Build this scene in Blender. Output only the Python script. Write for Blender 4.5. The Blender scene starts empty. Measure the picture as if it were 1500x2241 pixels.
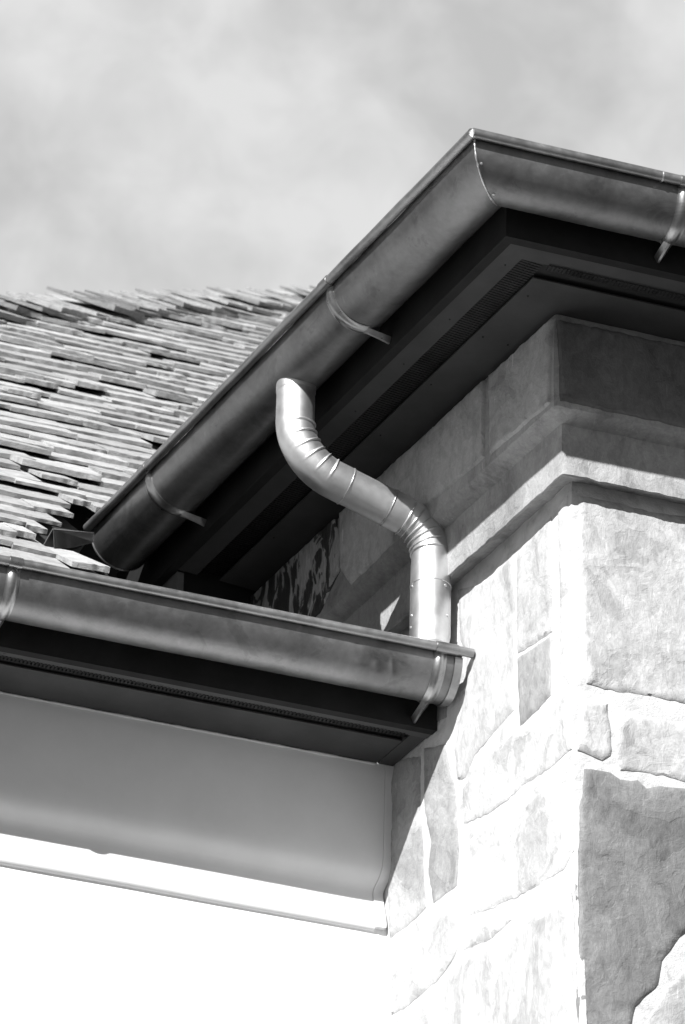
import bpy, bmesh, math, random
from mathutils import Vector, Matrix, noise, geometry

# ------------------------------------------------------------------ camera, sky, sun, exposure
scene = bpy.context.scene
GA = math.radians(-8.6)                       # the tower's left face leaves the right one at 98.6 degrees
BD = Vector((math.sin(GA), math.cos(GA), 0))  # along the left face (away from the corner)
NB = Vector((-math.cos(GA), math.sin(GA), 0)) # outward normal of the left face
CAM = Vector((-3.77500352, -9.30170653, -5.65058699))
TH, PH, RO = math.radians(31.36), math.radians(18.97), math.radians(-1.47)
GROUND = -7.25

fw = Vector((math.sin(PH)*math.cos(TH), math.cos(PH)*math.cos(TH), math.sin(TH)))
rt = Vector((math.cos(PH), -math.sin(PH), 0))
dn = fw.cross(rt)
if dn.z > 0: dn = -dn
c_, s_ = math.cos(RO), math.sin(RO)
rt2 = c_*rt + s_*dn
dn2 = -s_*rt + c_*dn
cam_data = bpy.data.cameras.new('camera')
cam = bpy.data.objects.new('camera', cam_data)
scene.collection.objects.link(cam)
rot = Matrix((rt2, -dn2, -fw)).transposed()
cam.matrix_world = Matrix.Translation(CAM) @ rot.to_4x4()
cam_data.sensor_fit = 'HORIZONTAL'
cam_data.sensor_width = 36.0
cam_data.lens = 36.0*10770/1500
cam_data.clip_start = 0.5
cam_data.clip_end = 3000
cam_data.dof.use_dof = True
cam_data.dof.focus_distance = 11.6
cam_data.dof.aperture_fstop = 18
scene.camera = cam

SUN = Vector((0.934, 1.053, -1.0)).normalized()      # travel direction of the sunlight
sun_elev = math.asin(-SUN.z)
world = bpy.data.worlds.new('World')
scene.world = world
world.use_nodes = True
wn, wl = world.node_tree.nodes, world.node_tree.links
wn.clear()
w_out = wn.new('ShaderNodeOutputWorld')
w_bg = wn.new('ShaderNodeBackground'); w_bg.inputs['Strength'].default_value = 0.1
w_sky = wn.new('ShaderNodeTexSky'); w_sky.sky_type = 'NISHITA'; w_sky.sun_disc = False
w_sky.sun_elevation = sun_elev
w_sky.sun_rotation = math.atan2(-SUN.x, -SUN.y)
w_bw = wn.new('ShaderNodeRGBToBW')
wl.new(w_sky.outputs[0], w_bw.inputs[0])
w_tc = wn.new('ShaderNodeTexCoord')
w_map = wn.new('ShaderNodeMapping'); w_map.inputs['Scale'].default_value = (1, 1, 1.0)
w_map.inputs['Location'].default_value = (0.31, 0.12, 0.07)
wl.new(w_tc.outputs['Generated'], w_map.inputs[0])
w_n1 = wn.new('ShaderNodeTexNoise'); w_n1.inputs['Scale'].default_value = 17; w_n1.inputs['Detail'].default_value = 6; w_n1.inputs['Roughness'].default_value = 0.5
w_n1.inputs['Distortion'].default_value = 0.15
wl.new(w_map.outputs[0], w_n1.inputs['Vector'])
w_n2 = wn.new('ShaderNodeTexNoise'); w_n2.inputs['Scale'].default_value = 48; w_n2.inputs['Detail'].default_value = 6; w_n2.inputs['Roughness'].default_value = 0.55
w_n2.inputs['Distortion'].default_value = 0.4
wl.new(w_map.outputs[0], w_n2.inputs['Vector'])
w_nm = wn.new('ShaderNodeMath'); w_nm.operation = 'MULTIPLY_ADD'; w_nm.inputs[1].default_value = 0.36
wl.new(w_n2.outputs['Fac'], w_nm.inputs[0])
w_nk = wn.new('ShaderNodeMath'); w_nk.operation = 'MULTIPLY'; w_nk.inputs[1].default_value = 0.64
wl.new(w_n1.outputs['Fac'], w_nk.inputs[0]); wl.new(w_nk.outputs[0], w_nm.inputs[2])
w_r = wn.new('ShaderNodeValToRGB')
w_r.color_ramp.elements[0].position = 0.40; w_r.color_ramp.elements[0].color = (0.0, 0.0, 0.0, 1)
w_r.color_ramp.elements[1].position = 0.60; w_r.color_ramp.elements[1].color = (1, 1, 1, 1)
wl.new(w_nm.outputs[0], w_r.inputs[0])
# thin cloud: a bright veil in the part of the sky the house stands against, sky dimmed elsewhere to cut the fill on shaded faces
w_dot = wn.new('ShaderNodeVectorMath'); w_dot.operation = 'DOT_PRODUCT'
w_dot.inputs[1].default_value = Vector((0.28, 0.80, 0.53)).normalized()
wl.new(w_tc.outputs['Generated'], w_dot.inputs[0])
w_msk = wn.new('ShaderNodeMapRange'); w_msk.interpolation_type = 'SMOOTHSTEP'
w_msk.inputs['From Min'].default_value = 0.45; w_msk.inputs['From Max'].default_value = 0.93
wl.new(w_dot.outputs['Value'], w_msk.inputs['Value'])
w_mul = wn.new('ShaderNodeMath'); w_mul.operation = 'MULTIPLY_ADD'
w_mul.inputs[1].default_value = 1.05; w_mul.inputs[2].default_value = 2.45
wl.new(w_r.outputs[0], w_mul.inputs[0])
w_cl = wn.new('ShaderNodeMath'); w_cl.operation = 'MULTIPLY'
wl.new(w_mul.outputs[0], w_cl.inputs[0]); wl.new(w_msk.outputs[0], w_cl.inputs[1])
w_mx = wn.new('ShaderNodeMath'); w_mx.operation = 'MULTIPLY_ADD'
w_mx.inputs[1].default_value = 0.30
wl.new(w_bw.outputs[0], w_mx.inputs[0]); wl.new(w_cl.outputs[0], w_mx.inputs[2])
wl.new(w_mx.outputs[0], w_bg.inputs['Color'])
wl.new(w_bg.outputs[0], w_out.inputs['Surface'])

sun_data = bpy.data.lights.new('sun', 'SUN')
sun_data.energy = 5.0
sun_data.angle = math.radians(0.5)
sun_data.color = (1, 1, 1)
sun_ob = bpy.data.objects.new('sun', sun_data)
sun_ob.rotation_euler = SUN.to_track_quat('-Z', 'Y').to_euler()
sun_ob.location = (-20, -20, 20)
scene.collection.objects.link(sun_ob)

scene.view_settings.view_transform = 'Standard'
scene.view_settings.look = 'None'
scene.view_settings.exposure = 0.95
scene.view_settings.gamma = 1.0

# ------------------------------------------------------------------ helpers
COL = scene.collection
MIT = -0.86013569          # run coordinate of the corner mitre per metre of offset

def pA(u, t, z): return Vector((u, -t, z))
def pB(u, t, z): return BD*u + NB*t + Vector((0, 0, z))
def xin(y, e=0.0):
    """x of the tower's left face (stood off by e) at depth y"""
    return -(e + 0.1495*y)/0.9888

def empty(name, label, cat, loc=(0, 0, 0), group=None):
    o = bpy.data.objects.new(name, None)
    COL.objects.link(o)
    o.location = loc
    o['label'] = label; o['category'] = cat
    if group: o['group'] = group
    bpy.context.view_layer.update()
    return o

def obj(name, bm, mats, parent=None, smooth=None, kind=None):
    bmesh.ops.recalc_face_normals(bm, faces=bm.faces[:])
    me = bpy.data.meshes.new(name)
    bm.to_mesh(me); bm.free()
    if not isinstance(mats, (list, tuple)): mats = [mats]
    for m in mats: me.materials.append(m)
    if smooth is not None:
        for p in me.polygons: p.use_smooth = True
        me.set_sharp_from_angle(angle=math.radians(smooth))
    o = bpy.data.objects.new(name, me)
    COL.objects.link(o)
    if parent is not None:
        o.parent = parent
        if parent.type == 'EMPTY': o.matrix_parent_inverse = Matrix.Translation(-Vector(parent.location))
    if kind: o['kind'] = kind
    return o

def grid_faces(bm, rows, closed=False, close_u=False):
    """rows: list of lists of BMVerts"""
    nr = len(rows)
    for i in range(nr if closed else nr-1):
        a, b = rows[i], rows[(i+1) % nr]
        n = len(a)
        for j in range(n if close_u else n-1):
            k = (j+1) % n
            try: bm.faces.new((a[j], a[k], b[k], b[j]))
            except ValueError: pass

def sweep(bm, prof, fmap, u0, u1, seg=1, closed=True, caps=True, wob=None):
    """extrude a profile of (t, z) along a run; u0/u1 are numbers or functions of t (mitres)"""
    f0 = u0 if callable(u0) else (lambda t: u0)
    f1 = u1 if callable(u1) else (lambda t: u1)
    rows = []
    for (t, z) in prof:
        a, b = f0(t), f1(t)
        row = []
        for i in range(seg+1):
            u = a + (b-a)*i/seg
            dt = dz = 0
            if wob: dt, dz = wob(u, t, z)
            row.append(bm.verts.new(fmap(u, t+dt, z+dz)))
        rows.append(row)
    grid_faces(bm, rows, closed=closed)
    if closed and caps:
        for i in (0, seg):
            try: bm.faces.new([r[i] for r in rows])
            except ValueError: pass

def box(bm, p0, ax, ay, az):
    """box from corner p0 and three edge vectors"""
    p0, ax, ay, az = Vector(p0), Vector(ax), Vector(ay), Vector(az)
    v = [bm.verts.new(p0 + ax*i + ay*j + az*k) for k in (0, 1) for j in (0, 1) for i in (0, 1)]
    for f in ((0,2,3,1),(4,5,7,6),(0,1,5,4),(2,6,7,3),(0,4,6,2),(1,3,7,5)):
        bm.faces.new([v[i] for i in f])

def tube(bm, path, radius, n=32, caps=True, rfun=None, frame_up=None):
    """path: list of Vectors; rfun(i, ang, r) changes the radius"""
    rows = []
    m = len(path)
    up = frame_up or Vector((0, 0, 1))
    for i, p in enumerate(path):
        d = (path[min(i+1, m-1)] - path[max(i-1, 0)])
        if d.length < 1e-9: d = Vector((0, 0, -1))
        d.normalize()
        x = up.cross(d)
        if x.length < 1e-4: x = Vector((1, 0, 0)).cross(d)
        x.normalize(); y = d.cross(x)
        r = radius[i] if isinstance(radius, (list, tuple)) else radius
        row = []
        for k in range(n):
            a = 2*math.pi*k/n
            rr = rfun(i, a, r) if rfun else r
            row.append(bm.verts.new(p + x*(rr*math.cos(a)) + y*(rr*math.sin(a))))
        rows.append(row)
    grid_faces(bm, rows, close_u=True)
    if caps:
        bm.faces.new(rows[0]); bm.faces.new(rows[-1])
    return rows

# ------------------------------------------------------------------ materials (a monochrome photograph: every colour is a grey)
def mat(name):
    m = bpy.data.materials.new(name); m.use_nodes = True
    n, l = m.node_tree.nodes, m.node_tree.links
    b = n['Principled BSDF']
    return m, n, l, b

def g(v): return (v, v, v, 1)

def noise_node(n, l, vec, scale, detail=5, rough=0.55, dist=0.0):
    t = n.new('ShaderNodeTexNoise')
    t.inputs['Scale'].default_value = scale; t.inputs['Detail'].default_value = detail
    t.inputs['Roughness'].default_value = rough; t.inputs['Distortion'].default_value = dist
    l.new(vec, t.inputs['Vector'])
    return t

def ramp(n, l, src, pts):
    r = n.new('ShaderNodeValToRGB')
    e = r.color_ramp.elements
    e[0].position, e[0].color = pts[0][0], g(pts[0][1])
    e[1].position, e[1].color = pts[-1][0], g(pts[-1][1])
    for p, v in pts[1:-1]:
        x = e.new(p); x.color = g(v)
    l.new(src, r.inputs[0])
    return r

def coords(n, l, scale=(1, 1, 1)):
    tc = n.new('ShaderNodeTexCoord')
    mp = n.new('ShaderNodeMapping'); mp.inputs['Scale'].default_value = scale
    l.new(tc.outputs['Object'], mp.inputs[0])
    return mp.outputs[0]

def math_node(n, l, op, a, b):
    x = n.new('ShaderNodeMath'); x.operation = op
    for i, v in enumerate((a, b)):
        if isinstance(v, (int, float)): x.inputs[i].default_value = v
        else: l.new(v, x.inputs[i])
    return x.outputs[0]

def bump(n, l, b, src, strength, dist=0.01, prev=None):
    x = n.new('ShaderNodeBump'); x.inputs['Strength'].default_value = strength; x.inputs['Distance'].default_value = dist
    l.new(src, x.inputs['Height'])
    if prev is not None: l.new(prev.outputs[0], x.inputs['Normal'])
    l.new(x.outputs[0], b.inputs['Normal'])
    return x

def metal(name, lo, hi, rough, rough_var=0.12, metallic=0.9, streak=True, bumpy=0.06, spots=True):
    m, n, l, b = mat(name)
    v = coords(n, l)
    a = noise_node(n, l, v, 7, 6, 0.6, 0.6)
    f = noise_node(n, l, v, 46, 5, 0.65, 0.3)
    s = noise_node(n, l, coords(n, l, (3, 3, 60)), 6, 3, 0.5)
    k = math_node(n, l, 'ADD', math_node(n, l, 'MULTIPLY', a.outputs['Fac'], 0.62), math_node(n, l, 'MULTIPLY', f.outputs['Fac'], 0.38))
    base = ramp(n, l, k, [(0.36, lo), (0.66, hi)])
    col = base.outputs[0]
    if spots:
        sp = noise_node(n, l, v, 23, 3, 0.5, 1.2)
        r2 = ramp(n, l, sp.outputs['Fac'], [(0.66, 0.0), (0.72, 0.22)])
        mx = n.new('ShaderNodeMix'); mx.data_type = 'RGBA'
        l.new(r2.outputs[0], mx.inputs['Factor']); l.new(col, mx.inputs['A'])
        mx.inputs['B'].default_value = g(min(1, hi*1.35)); col = mx.outputs['Result']
    if spots:
        st = noise_node(n, l, coords(n, l, (1, 1, 1.8)), 5.5, 6, 0.68, 0.9)
        r3 = ramp(n, l, st.outputs['Fac'], [(0.57, 1.0), (0.60, 0.86), (0.7, 0.78)])
        mx2 = n.new('ShaderNodeMix'); mx2.data_type = 'RGBA'; mx2.blend_type = 'MULTIPLY'; mx2.inputs['Factor'].default_value = 1.0
        l.new(col, mx2.inputs['A']); l.new(r3.outputs[0], mx2.inputs['B']); col = mx2.outputs['Result']
    l.new(col, b.inputs['Base Color'])
    b.inputs['Metallic'].default_value = metallic
    rr = ramp(n, l, k, [(0.3, max(0.05, rough-rough_var)), (0.7, rough+rough_var)])
    l.new(rr.outputs[0], b.inputs['Roughness'])
    bump(n, l, b, math_node(n, l, 'ADD', a.outputs['Fac'], math_node(n, l, 'MULTIPLY', f.outputs['Fac'], 0.12)), bumpy, 0.02)
    return m

M_GUT = metal('weathered_zinc', 0.165, 0.265, 0.44, 0.08, bumpy=0.08)
M_GUT_D = metal('weathered_zinc_rim', 0.27, 0.42, 0.44, bumpy=0.05)
M_PIPE = metal('bright_zinc', 0.58, 0.74, 0.48, 0.07, metallic=0.95, bumpy=0.05, spots=False)
M_SOLD = metal('solder', 0.62, 0.8, 0.38, bumpy=0.3)
M_BRK = metal('bracket_metal', 0.26, 0.40, 0.33, bumpy=0.06)

def paint(name, val, var=0.1, rough=0.5, bmp=0.05, scale=9, spec=0.5):
    m, n, l, b = mat(name)
    b.inputs['Specular IOR Level'].default_value = spec
    v = coords(n, l)
    a = noise_node(n, l, v, scale, 6, 0.6)
    f = noise_node(n, l, v, 160, 3, 0.6)
    base = ramp(n, l, a.outputs['Fac'], [(0.3, val*(1-var)), (0.7, val*(1+var))])
    l.new(base.outputs[0], b.inputs['Base Color'])
    b.inputs['Roughness'].default_value = rough
    bump(n, l, b, math_node(n, l, 'ADD', a.outputs['Fac'], math_node(n, l, 'MULTIPLY', f.outputs['Fac'], 0.25)), bmp, 0.01)
    return m

M_FASC = paint('fascia_paint', 0.02, 0.25, 0.6, 0.12, 9, 0.12)
M_SOFF = paint('soffit_paint', 0.062, 0.2, 0.65, 0.1, 6, 0.15)
M_CHEEK = paint('weathered_board', 0.12, 0.25, 0.7, 0.15, 14)
M_DARK = paint('board_void_black', 0.012, 0.2, 0.8)  # near-black; also paints in the shade of vent slots and roof voids
M_MESH = metal('vent_metal', 0.03, 0.06, 0.5, bumpy=0.02, spots=False)
M_PLAS = paint('white_paint', 0.68, 0.035, 0.6, 0.05)
M_RENDER = paint('white_render', 0.80, 0.03, 0.85, 0.25, 30)

# flaking paint on the lower eave's edge board
M_FLAKE, n, l, b = mat('flaking_paint')
v = coords(n, l, (1.2, 1.2, 14))
a = noise_node(n, l, coords(n, l, (3, 14, 14)), 7, 5, 0.7, 0.4)
r = ramp(n, l, a.outputs['Fac'], [(0.345, 0.006), (0.36, 0.05)])
l.new(r.outputs[0], b.inputs['Base Color']); b.inputs['Roughness'].default_value = 0.6
bump(n, l, b, r.outputs[0], 0.4, 0.004)

def stone_mat(name, mul=1.0, streaky=False):
    """slate flags: the face's own tone (attribute) with darker blotches, swirling veins and grain"""
    m, n, l, b = mat(name)
    at = n.new('ShaderNodeAttribute'); at.attribute_name = 'tone'
    v = coords(n, l, (1, 1, 0.35 if streaky else 1))
    warp = noise_node(n, l, v, 4.5, 3, 0.5)
    mixv = n.new('ShaderNodeVectorMath'); mixv.operation = 'MULTIPLY_ADD'
    mixv.inputs[1].default_value = (0.22, 0.22, 0.22)
    l.new(warp.outputs['Color'], mixv.inputs[0]); l.new(v, mixv.inputs[2])
    blot = noise_node(n, l, mixv.outputs[0], 6.5, 5, 0.55, 0.6)
    grain = noise_node(n, l, v, 120, 4, 0.7)
    vein = noise_node(n, l, mixv.outputs[0], 9, 4, 0.6, 1.6)
    rb = ramp(n, l, blot.outputs['Fac'], [(0.40, 0.76), (0.415, 0.90), (0.49, 0.96), (0.50, 1.04), (0.585, 1.06), (0.60, 1.12)])
    fine = noise_node(n, l, coords(n, l, (1, 1, 0.5)), 38, 5, 0.7, 0.8)
    rf_ = ramp(n, l, fine.outputs['Fac'], [(0.32, 0.80), (0.5, 1.0), (0.68, 1.14)])
    # straight scratches and chisel marks
    scr = n.new('ShaderNodeTexNoise'); scr.inputs['Scale'].default_value = 75; scr.inputs['Detail'].default_value = 1
    mp2 = n.new('ShaderNodeMapping'); mp2.inputs['Rotation'].default_value = (0.3, 0.75, 0.3); mp2.inputs['Scale'].default_value = (1.0, 1.0, 0.09)
    tcs = n.new('ShaderNodeTexCoord'); l.new(tcs.outputs['Object'], mp2.inputs[0]); l.new(mp2.outputs[0], scr.inputs['Vector'])
    rs2 = ramp(n, l, scr.outputs['Fac'], [(0.75, 0.0), (0.78, 0.4)])
    # thin pale veins where the noise crosses its middle
    d = math_node(n, l, 'ABSOLUTE', math_node(n, l, 'SUBTRACT', vein.outputs['Fac'], 0.5), 0.0)
    rv = ramp(n, l, d, [(0.0, 0.16), (0.008, 0.0)])
    gr = ramp(n, l, grain.outputs['Fac'], [(0.3, 0.90), (0.7, 1.10)])
    x = math_node(n, l, 'MULTIPLY', at.outputs['Fac'], rb.outputs[0])
    x = math_node(n, l, 'MULTIPLY', x, gr.outputs[0])
    x = math_node(n, l, 'MULTIPLY', x, rf_.outputs[0])
    x = math_node(n, l, 'MULTIPLY', x, mul)
    x = math_node(n, l, 'MULTIPLY', x, math_node(n, l, 'ADD', rs2.outputs[0], 1.0))
    y = math_node(n, l, 'MULTIPLY', math_node(n, l, 'ADD', rv.outputs[0], 1.0), x)
    y = math_node(n, l, 'MINIMUM', y, 0.75)
    l.new(y, b.inputs['Base Color'])
    b.inputs['Roughness'].default_value = 0.62
    h = math_node(n, l, 'ADD', math_node(n, l, 'MULTIPLY', rb.outputs[0], 0.55), math_node(n, l, 'MULTIPLY', grain.outputs['Fac'], 0.12))
    h = math_node(n, l, 'ADD', h, math_node(n, l, 'MULTIPLY', fine.outputs['Fac'], 0.35))
    h = math_node(n, l, 'ADD', h, math_node(n, l, 'MULTIPLY', vein.outputs['Fac'], 0.25))
    bump(n, l, b, h, 0.40, 0.02)
    return m
M_STONE = stone_mat('slate_flag')
M_STONE_S = stone_mat('streaked_flag', 1.0, True)

# two-tone flag with pale scaled-off patches
M_PATCHY, n, l, b = mat('patchy_flag')
v = coords(n, l, (1.0, 1.0, 0.45))
a = noise_node(n, l, v, 13, 4, 0.55, 1.4)
f = noise_node(n, l, coords(n, l, (1, 1, 0.25)), 60, 4, 0.7)
ra = ramp(n, l, a.outputs['Fac'], [(0.50, 0.05), (0.525, 0.12), (0.54, 0.45)])
rf = ramp(n, l, f.outputs['Fac'], [(0.3, 0.55), (0.7, 1.3)])
l.new(math_node(n, l, 'MULTIPLY', ra.outputs[0], rf.outputs[0]), b.inputs['Base Color'])
b.inputs['Roughness'].default_value = 0.5
bump(n, l, b, math_node(n, l, 'ADD', a.outputs['Fac'], f.outputs['Fac']), 0.4, 0.01)

M_MORT, n, l, b = mat('lime_mortar')
v = coords(n, l)
a = noise_node(n, l, v, 14, 6, 0.65, 0.4)
f = noise_node(n, l, v, 210, 3, 0.7)
base = ramp(n, l, a.outputs['Fac'], [(0.32, 0.34), (0.45, 0.48), (0.7, 0.60)])
l.new(base.outputs[0], b.inputs['Base Color']); b.inputs['Roughness'].default_value = 0.95
bump(n, l, b, math_node(n, l, 'ADD', a.outputs['Fac'], math_node(n, l, 'MULTIPLY', f.outputs['Fac'], 0.3)), 0.5, 0.012)

M_SLATE, n, l, b = mat('roof_slate')
at = n.new('ShaderNodeAttribute'); at.attribute_name = 'tone'
v = coords(n, l, (1, 1, 1.3))
a = noise_node(n, l, v, 14, 5, 0.6, 0.5)
f = noise_node(n, l, coords(n, l, (1, 1, 1.6)), 70, 5, 0.75)
ra = ramp(n, l, a.outputs['Fac'], [(0.32, 0.78), (0.5, 1.0), (0.66, 1.2)])
rf = ramp(n, l, f.outputs['Fac'], [(0.32, 0.82), (0.68, 1.15)])
x = math_node(n, l, 'MULTIPLY', math_node(n, l, 'MULTIPLY', at.outputs['Fac'], ra.outputs[0]), rf.outputs[0])
l.new(x, b.inputs['Base Color']); b.inputs['Roughness'].default_value = 0.7
bump(n, l, b, math_node(n, l, 'ADD', a.outputs['Fac'], math_node(n, l, 'MULTIPLY', f.outputs['Fac'], 0.8)), 0.8, 0.014)

# ground: dull paving by the house, grass beyond
M_GRD, n, l, b = mat('ground')
tc = n.new('ShaderNodeTexCoord')
ln = n.new('ShaderNodeVectorMath'); ln.operation = 'LENGTH'; l.new(tc.outputs['Object'], ln.inputs[0])
a = noise_node(n, l, tc.outputs['Object'], 0.4, 6, 0.6)
ra = ramp(n, l, math_node(n, l, 'DIVIDE', ln.outputs['Value'], 40.0), [(0.36, 0.06), (0.40, 0.05)])
rb = ramp(n, l, a.outputs['Fac'], [(0.3, 0.75), (0.7, 1.2)])
l.new(math_node(n, l, 'MULTIPLY', ra.outputs[0], rb.outputs[0]), b.inputs['Base Color'])
b.inputs['Roughness'].default_value = 0.9

# ------------------------------------------------------------------ ground
bm = bmesh.new()
q = 1500
for x, y in ((-q, -q), (q, -q), (q, q), (-q, q)): bm.verts.new((x, y, 0))
bm.verts.ensure_lookup_table(); bm.faces.new(bm.verts[:])
gr = obj('ground', bm, M_GRD, kind='structure')
gr.location = (0, 0, GROUND)

# ------------------------------------------------------------------ stone tower
rng = random.Random(4)
tower = empty('stone_tower', 'rough flagstone tower corner with pale mortar joints and a stone ledge under the dark eave', 'stone tower', (0, 0, GROUND))

def nz(x, y, z, s): return noise.noise(Vector((x*s, y*s, z*s)))

def batter(z):
    if z >= 0: return 0.0
    return -0.042*min(1.0, -z/0.8)

def corner_band(bm, prof, wB, wA, step, amp, seed, lipnoise=0.0):
    """profile of (z, t) rows carried round the tower corner; w<0 is the left face, w>0 the right one"""
    nb = int(wB/step); na = int(wA/step)
    ws = [-wB + step*i for i in range(nb)] + [0.0] + [step*(i+1) for i in range(na)]
    rows = []
    for (z, t, rough) in prof:
        row = []
        for w in ws:
            k = amp*rough*(nz(w, z, seed, 9) + 0.6*nz(w, z, seed+3, 27))
            kz = lipnoise*rough*(nz(w, seed, 7, 12) + 0.7*nz(w, seed, 2, 38))
            tt = t + k
            if abs(w) < 0.005: tt -= 0.0025*rough
            p = pA(MIT*tt + w, tt, z+kz) if w >= 0 else pB(MIT*tt - w, tt, z+kz)
            row.append(bm.verts.new(p))
        rows.append(row)
    grid_faces(bm, rows)

# mortar-bedded shaft
bm = bmesh.new()
prof = [(GROUND, -0.042, 0), (-1.6, -0.042, 1)]
z = -1.5
while z < 0.50:
    prof.append((z, batter(z), 1)); z += 0.03
prof += [(0.50, 0, 1), (0.53, 0, 1), (0.575, 0.0, 1)]
corner_band(bm, prof, 2.0, 2.4, 0.02, 0.0012, 1.0)
shaft = obj('wall_face', bm, M_MORT, tower, smooth=50)

# ledge (string course) and top course
bm = bmesh.new()
prof = [(0.566, -0.01, 0.3), (0.560, 0.004, 0.8), (0.556, 0.020, 0.8), (0.549, 0.038, 0.9), (0.542, 0.046, 1.0), (0.545, 0.050, 0.9), (0.56, 0.051, 0.35), (0.60, 0.052, 0.3), (0.64, 0.053, 0.3),
        (0.672, 0.054, 0.4), (0.683, 0.055, 0.5)]
corner_band(bm, prof, 2.0, 2.4, 0.007, 0.004, 5.0, 0.0050)
me_ledge = obj('stone_ledge', bm, [M_STONE], tower, smooth=28)
bm = bmesh.new()
prof = [(0.680, 0.050, 0.5), (0.684, 0.060, 0.8), (0.692, 0.084, 0.9), (0.700, 0.099, 0.9), (0.706, 0.1005, 0.7), (0.75, 0.100, 0.4), (0.80, 0.099, 0.3), (0.85, 0.098, 0.3), (0.90, 0.097, 0.4), (0.94, 0.096, 0.6), (0.962, 0.092, 0.8), (0.99, 0.08, 0.5)]
corner_band(bm, prof, 2.0, 2.4, 0.008, 0.004, 9.0, 0.0025)
me_top = obj('top_course', bm, [M_STONE], tower, smooth=28)
def set_tone(o, fn):
    at_ = o.data.attributes.new('tone', 'FLOAT', 'FACE')
    for p in o.data.polygons: at_.data[p.index].value = fn(p.center)
def ledge_tone(c):
    return 0.31 + 0.05*nz(c.x, c.y, c.z, 3)
set_tone(me_ledge, ledge_tone); set_tone(me_top, ledge_tone)

ST_B = {
 'a':([(0.548,0.538),(0.42,0.493),(0.268,0.493),(0.266,0.255),(0.269,0.062),(0.359,0.048),(0.458,0.032),(0.502,-0.01),(0.54,0.001),(0.558,0.092),(0.517,0.199),(0.50,0.314),(0.532,0.387)],0.405,1),
 'b':([(0.257,0.487),(0.092,0.511),(0.088,0.186),(0.185,0.2),(0.253,0.21)],0.399,0),
 'c':([(0.253,0.198),(0.097,0.18),(0.097,0.022),(0.152,0.009),(0.238,0.006),(0.248,0.12)],0.268,1),
 'd':([(0.062,0.521),(0.016,0.53),(0.012,0.312),(0.012,0.01),(0.042,0.045),(0.054,0.275)],0.485,0),
 'e':([(0.519,-0.037),(0.453,-0.007),(0.26,0.001),(0.152,-0.025),(0.021,-0.063),(0.016,-0.16),(0.11,-0.165),(0.237,-0.155),(0.28,-0.157),(0.411,-0.153),(0.518,-0.127)],0.485,0),
 'f':([(0.713,0.165),(0.606,0.127),(0.556,-0.01),(0.548,-0.188),(0.564,-0.273),(0.68,-0.271),(0.697,-0.171),(0.68,-0.103),(0.706,-0.004)],0.310,0),
 'g':([(0.861,0.202),(0.728,0.153),(0.725,0.013),(0.718,-0.092),(0.716,-0.265),(0.812,-0.276),(0.898,-0.272),(0.90,-0.158),(0.90,0.1)],0.381,0),
 'h':([(0.88,-0.308),(0.765,-0.314),(0.578,-0.321),(0.574,-0.433),(0.593,-0.449),(0.67,-0.476),(0.828,-0.484),(0.902,-0.473),(0.916,-0.362)],0.416,0),
 'i':([(0.521,-0.178),(0.411,-0.188),(0.259,-0.202),(0.131,-0.212),(0.036,-0.235),(0.030,-0.414),(0.078,-0.445),(0.257,-0.427),(0.407,-0.398),(0.517,-0.375)],0.485,0),
 'j':([(0.552,-0.391),(0.407,-0.425),(0.321,-0.445),(0.32,-0.469),(0.407,-0.476),(0.547,-0.452)],0.485,0),
 'k':([(0.626,-0.493),(0.538,-0.481),(0.32,-0.503),(0.151,-0.523),(0.074,-0.531),(0.060,-0.852),(0.055,-0.957),(0.642,-0.93),(0.657,-0.554)],0.428,1),
 'l':([(0.896,-0.511),(0.681,-0.508),(0.675,-0.905),(0.892,-0.915)],0.428,0),
 'm':([(0.047,-0.502),(0.030,-0.557),(0.030,-0.979),(0.042,-0.965),(0.045,-0.703)],0.440,0),
 'n':([(0.95,0.50),(0.60,0.50),(0.58,0.36),(0.60,0.20),(0.70,0.22),(0.95,0.26)],0.214,0),
}
ST_A = {
 'a':([(0.018,0.524),(0.093,0.529),(0.2,0.521),(0.284,0.527),(0.463,0.529),(0.452,0.033),(0.288,0.014),(0.218,0.011),(0.113,0.009),(0.037,0.011),(0.03,0.08),(0.029,0.254),(0.02,0.378)],0.37,0),
 'b':([(0.021,-0.032),(0.09,-0.03),(0.098,-0.101),(0.1,-0.162),(0.08,-0.18),(0.043,-0.171),(0.018,-0.166)],0.43,0),
 'c':([(0.115,-0.049),(0.205,-0.043),(0.287,-0.044),(0.45,-0.035),(0.447,-0.194),(0.284,-0.192),(0.215,-0.189),(0.125,-0.193),(0.112,-0.123)],0.40,0),
 'd':([(0.034,-0.21),(0.054,-0.207),(0.1,-0.205),(0.125,-0.219),(0.169,-0.215),(0.192,-0.23),(0.226,-0.216),(0.284,-0.211),(0.447,-0.206),(0.442,-0.417),(0.278,-0.589),(0.234,-0.656),(0.225,-0.715),(0.172,-0.782),(0.157,-0.843),(0.15,-0.945),(0.038,-0.966),(0.036,-0.762),(0.030,-0.615),(0.026,-0.476),(0.026,-0.336)],0.165,0),
 'e':([(0.185,-0.838),(0.219,-0.774),(0.277,-0.683),(0.439,-0.512),(0.431,-0.895),(0.189,-0.938)],0.33,0),
}
rq = random.Random(11)
def rect_course(dst, pre, u0, u1, z0, z1, tones):
    u = u0; i = 0
    while u < u1-0.08:
        w = rq.uniform(0.25, 0.55); v = min(u+w, u1)
        dst[pre+str(i)] = ([(u, z1), (v-0.03, z1+rq.uniform(-.01,.01)), (v-0.03+rq.uniform(-.01,.01), z0), (u+rq.uniform(-.01,.01), z0+rq.uniform(-.01,.01))], rq.choice(tones), 0)
        u = v; i += 1
rect_course(ST_A, 'u', 0.49, 2.3, 0.02, 0.52, (0.33, 0.3, 0.4))
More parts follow.
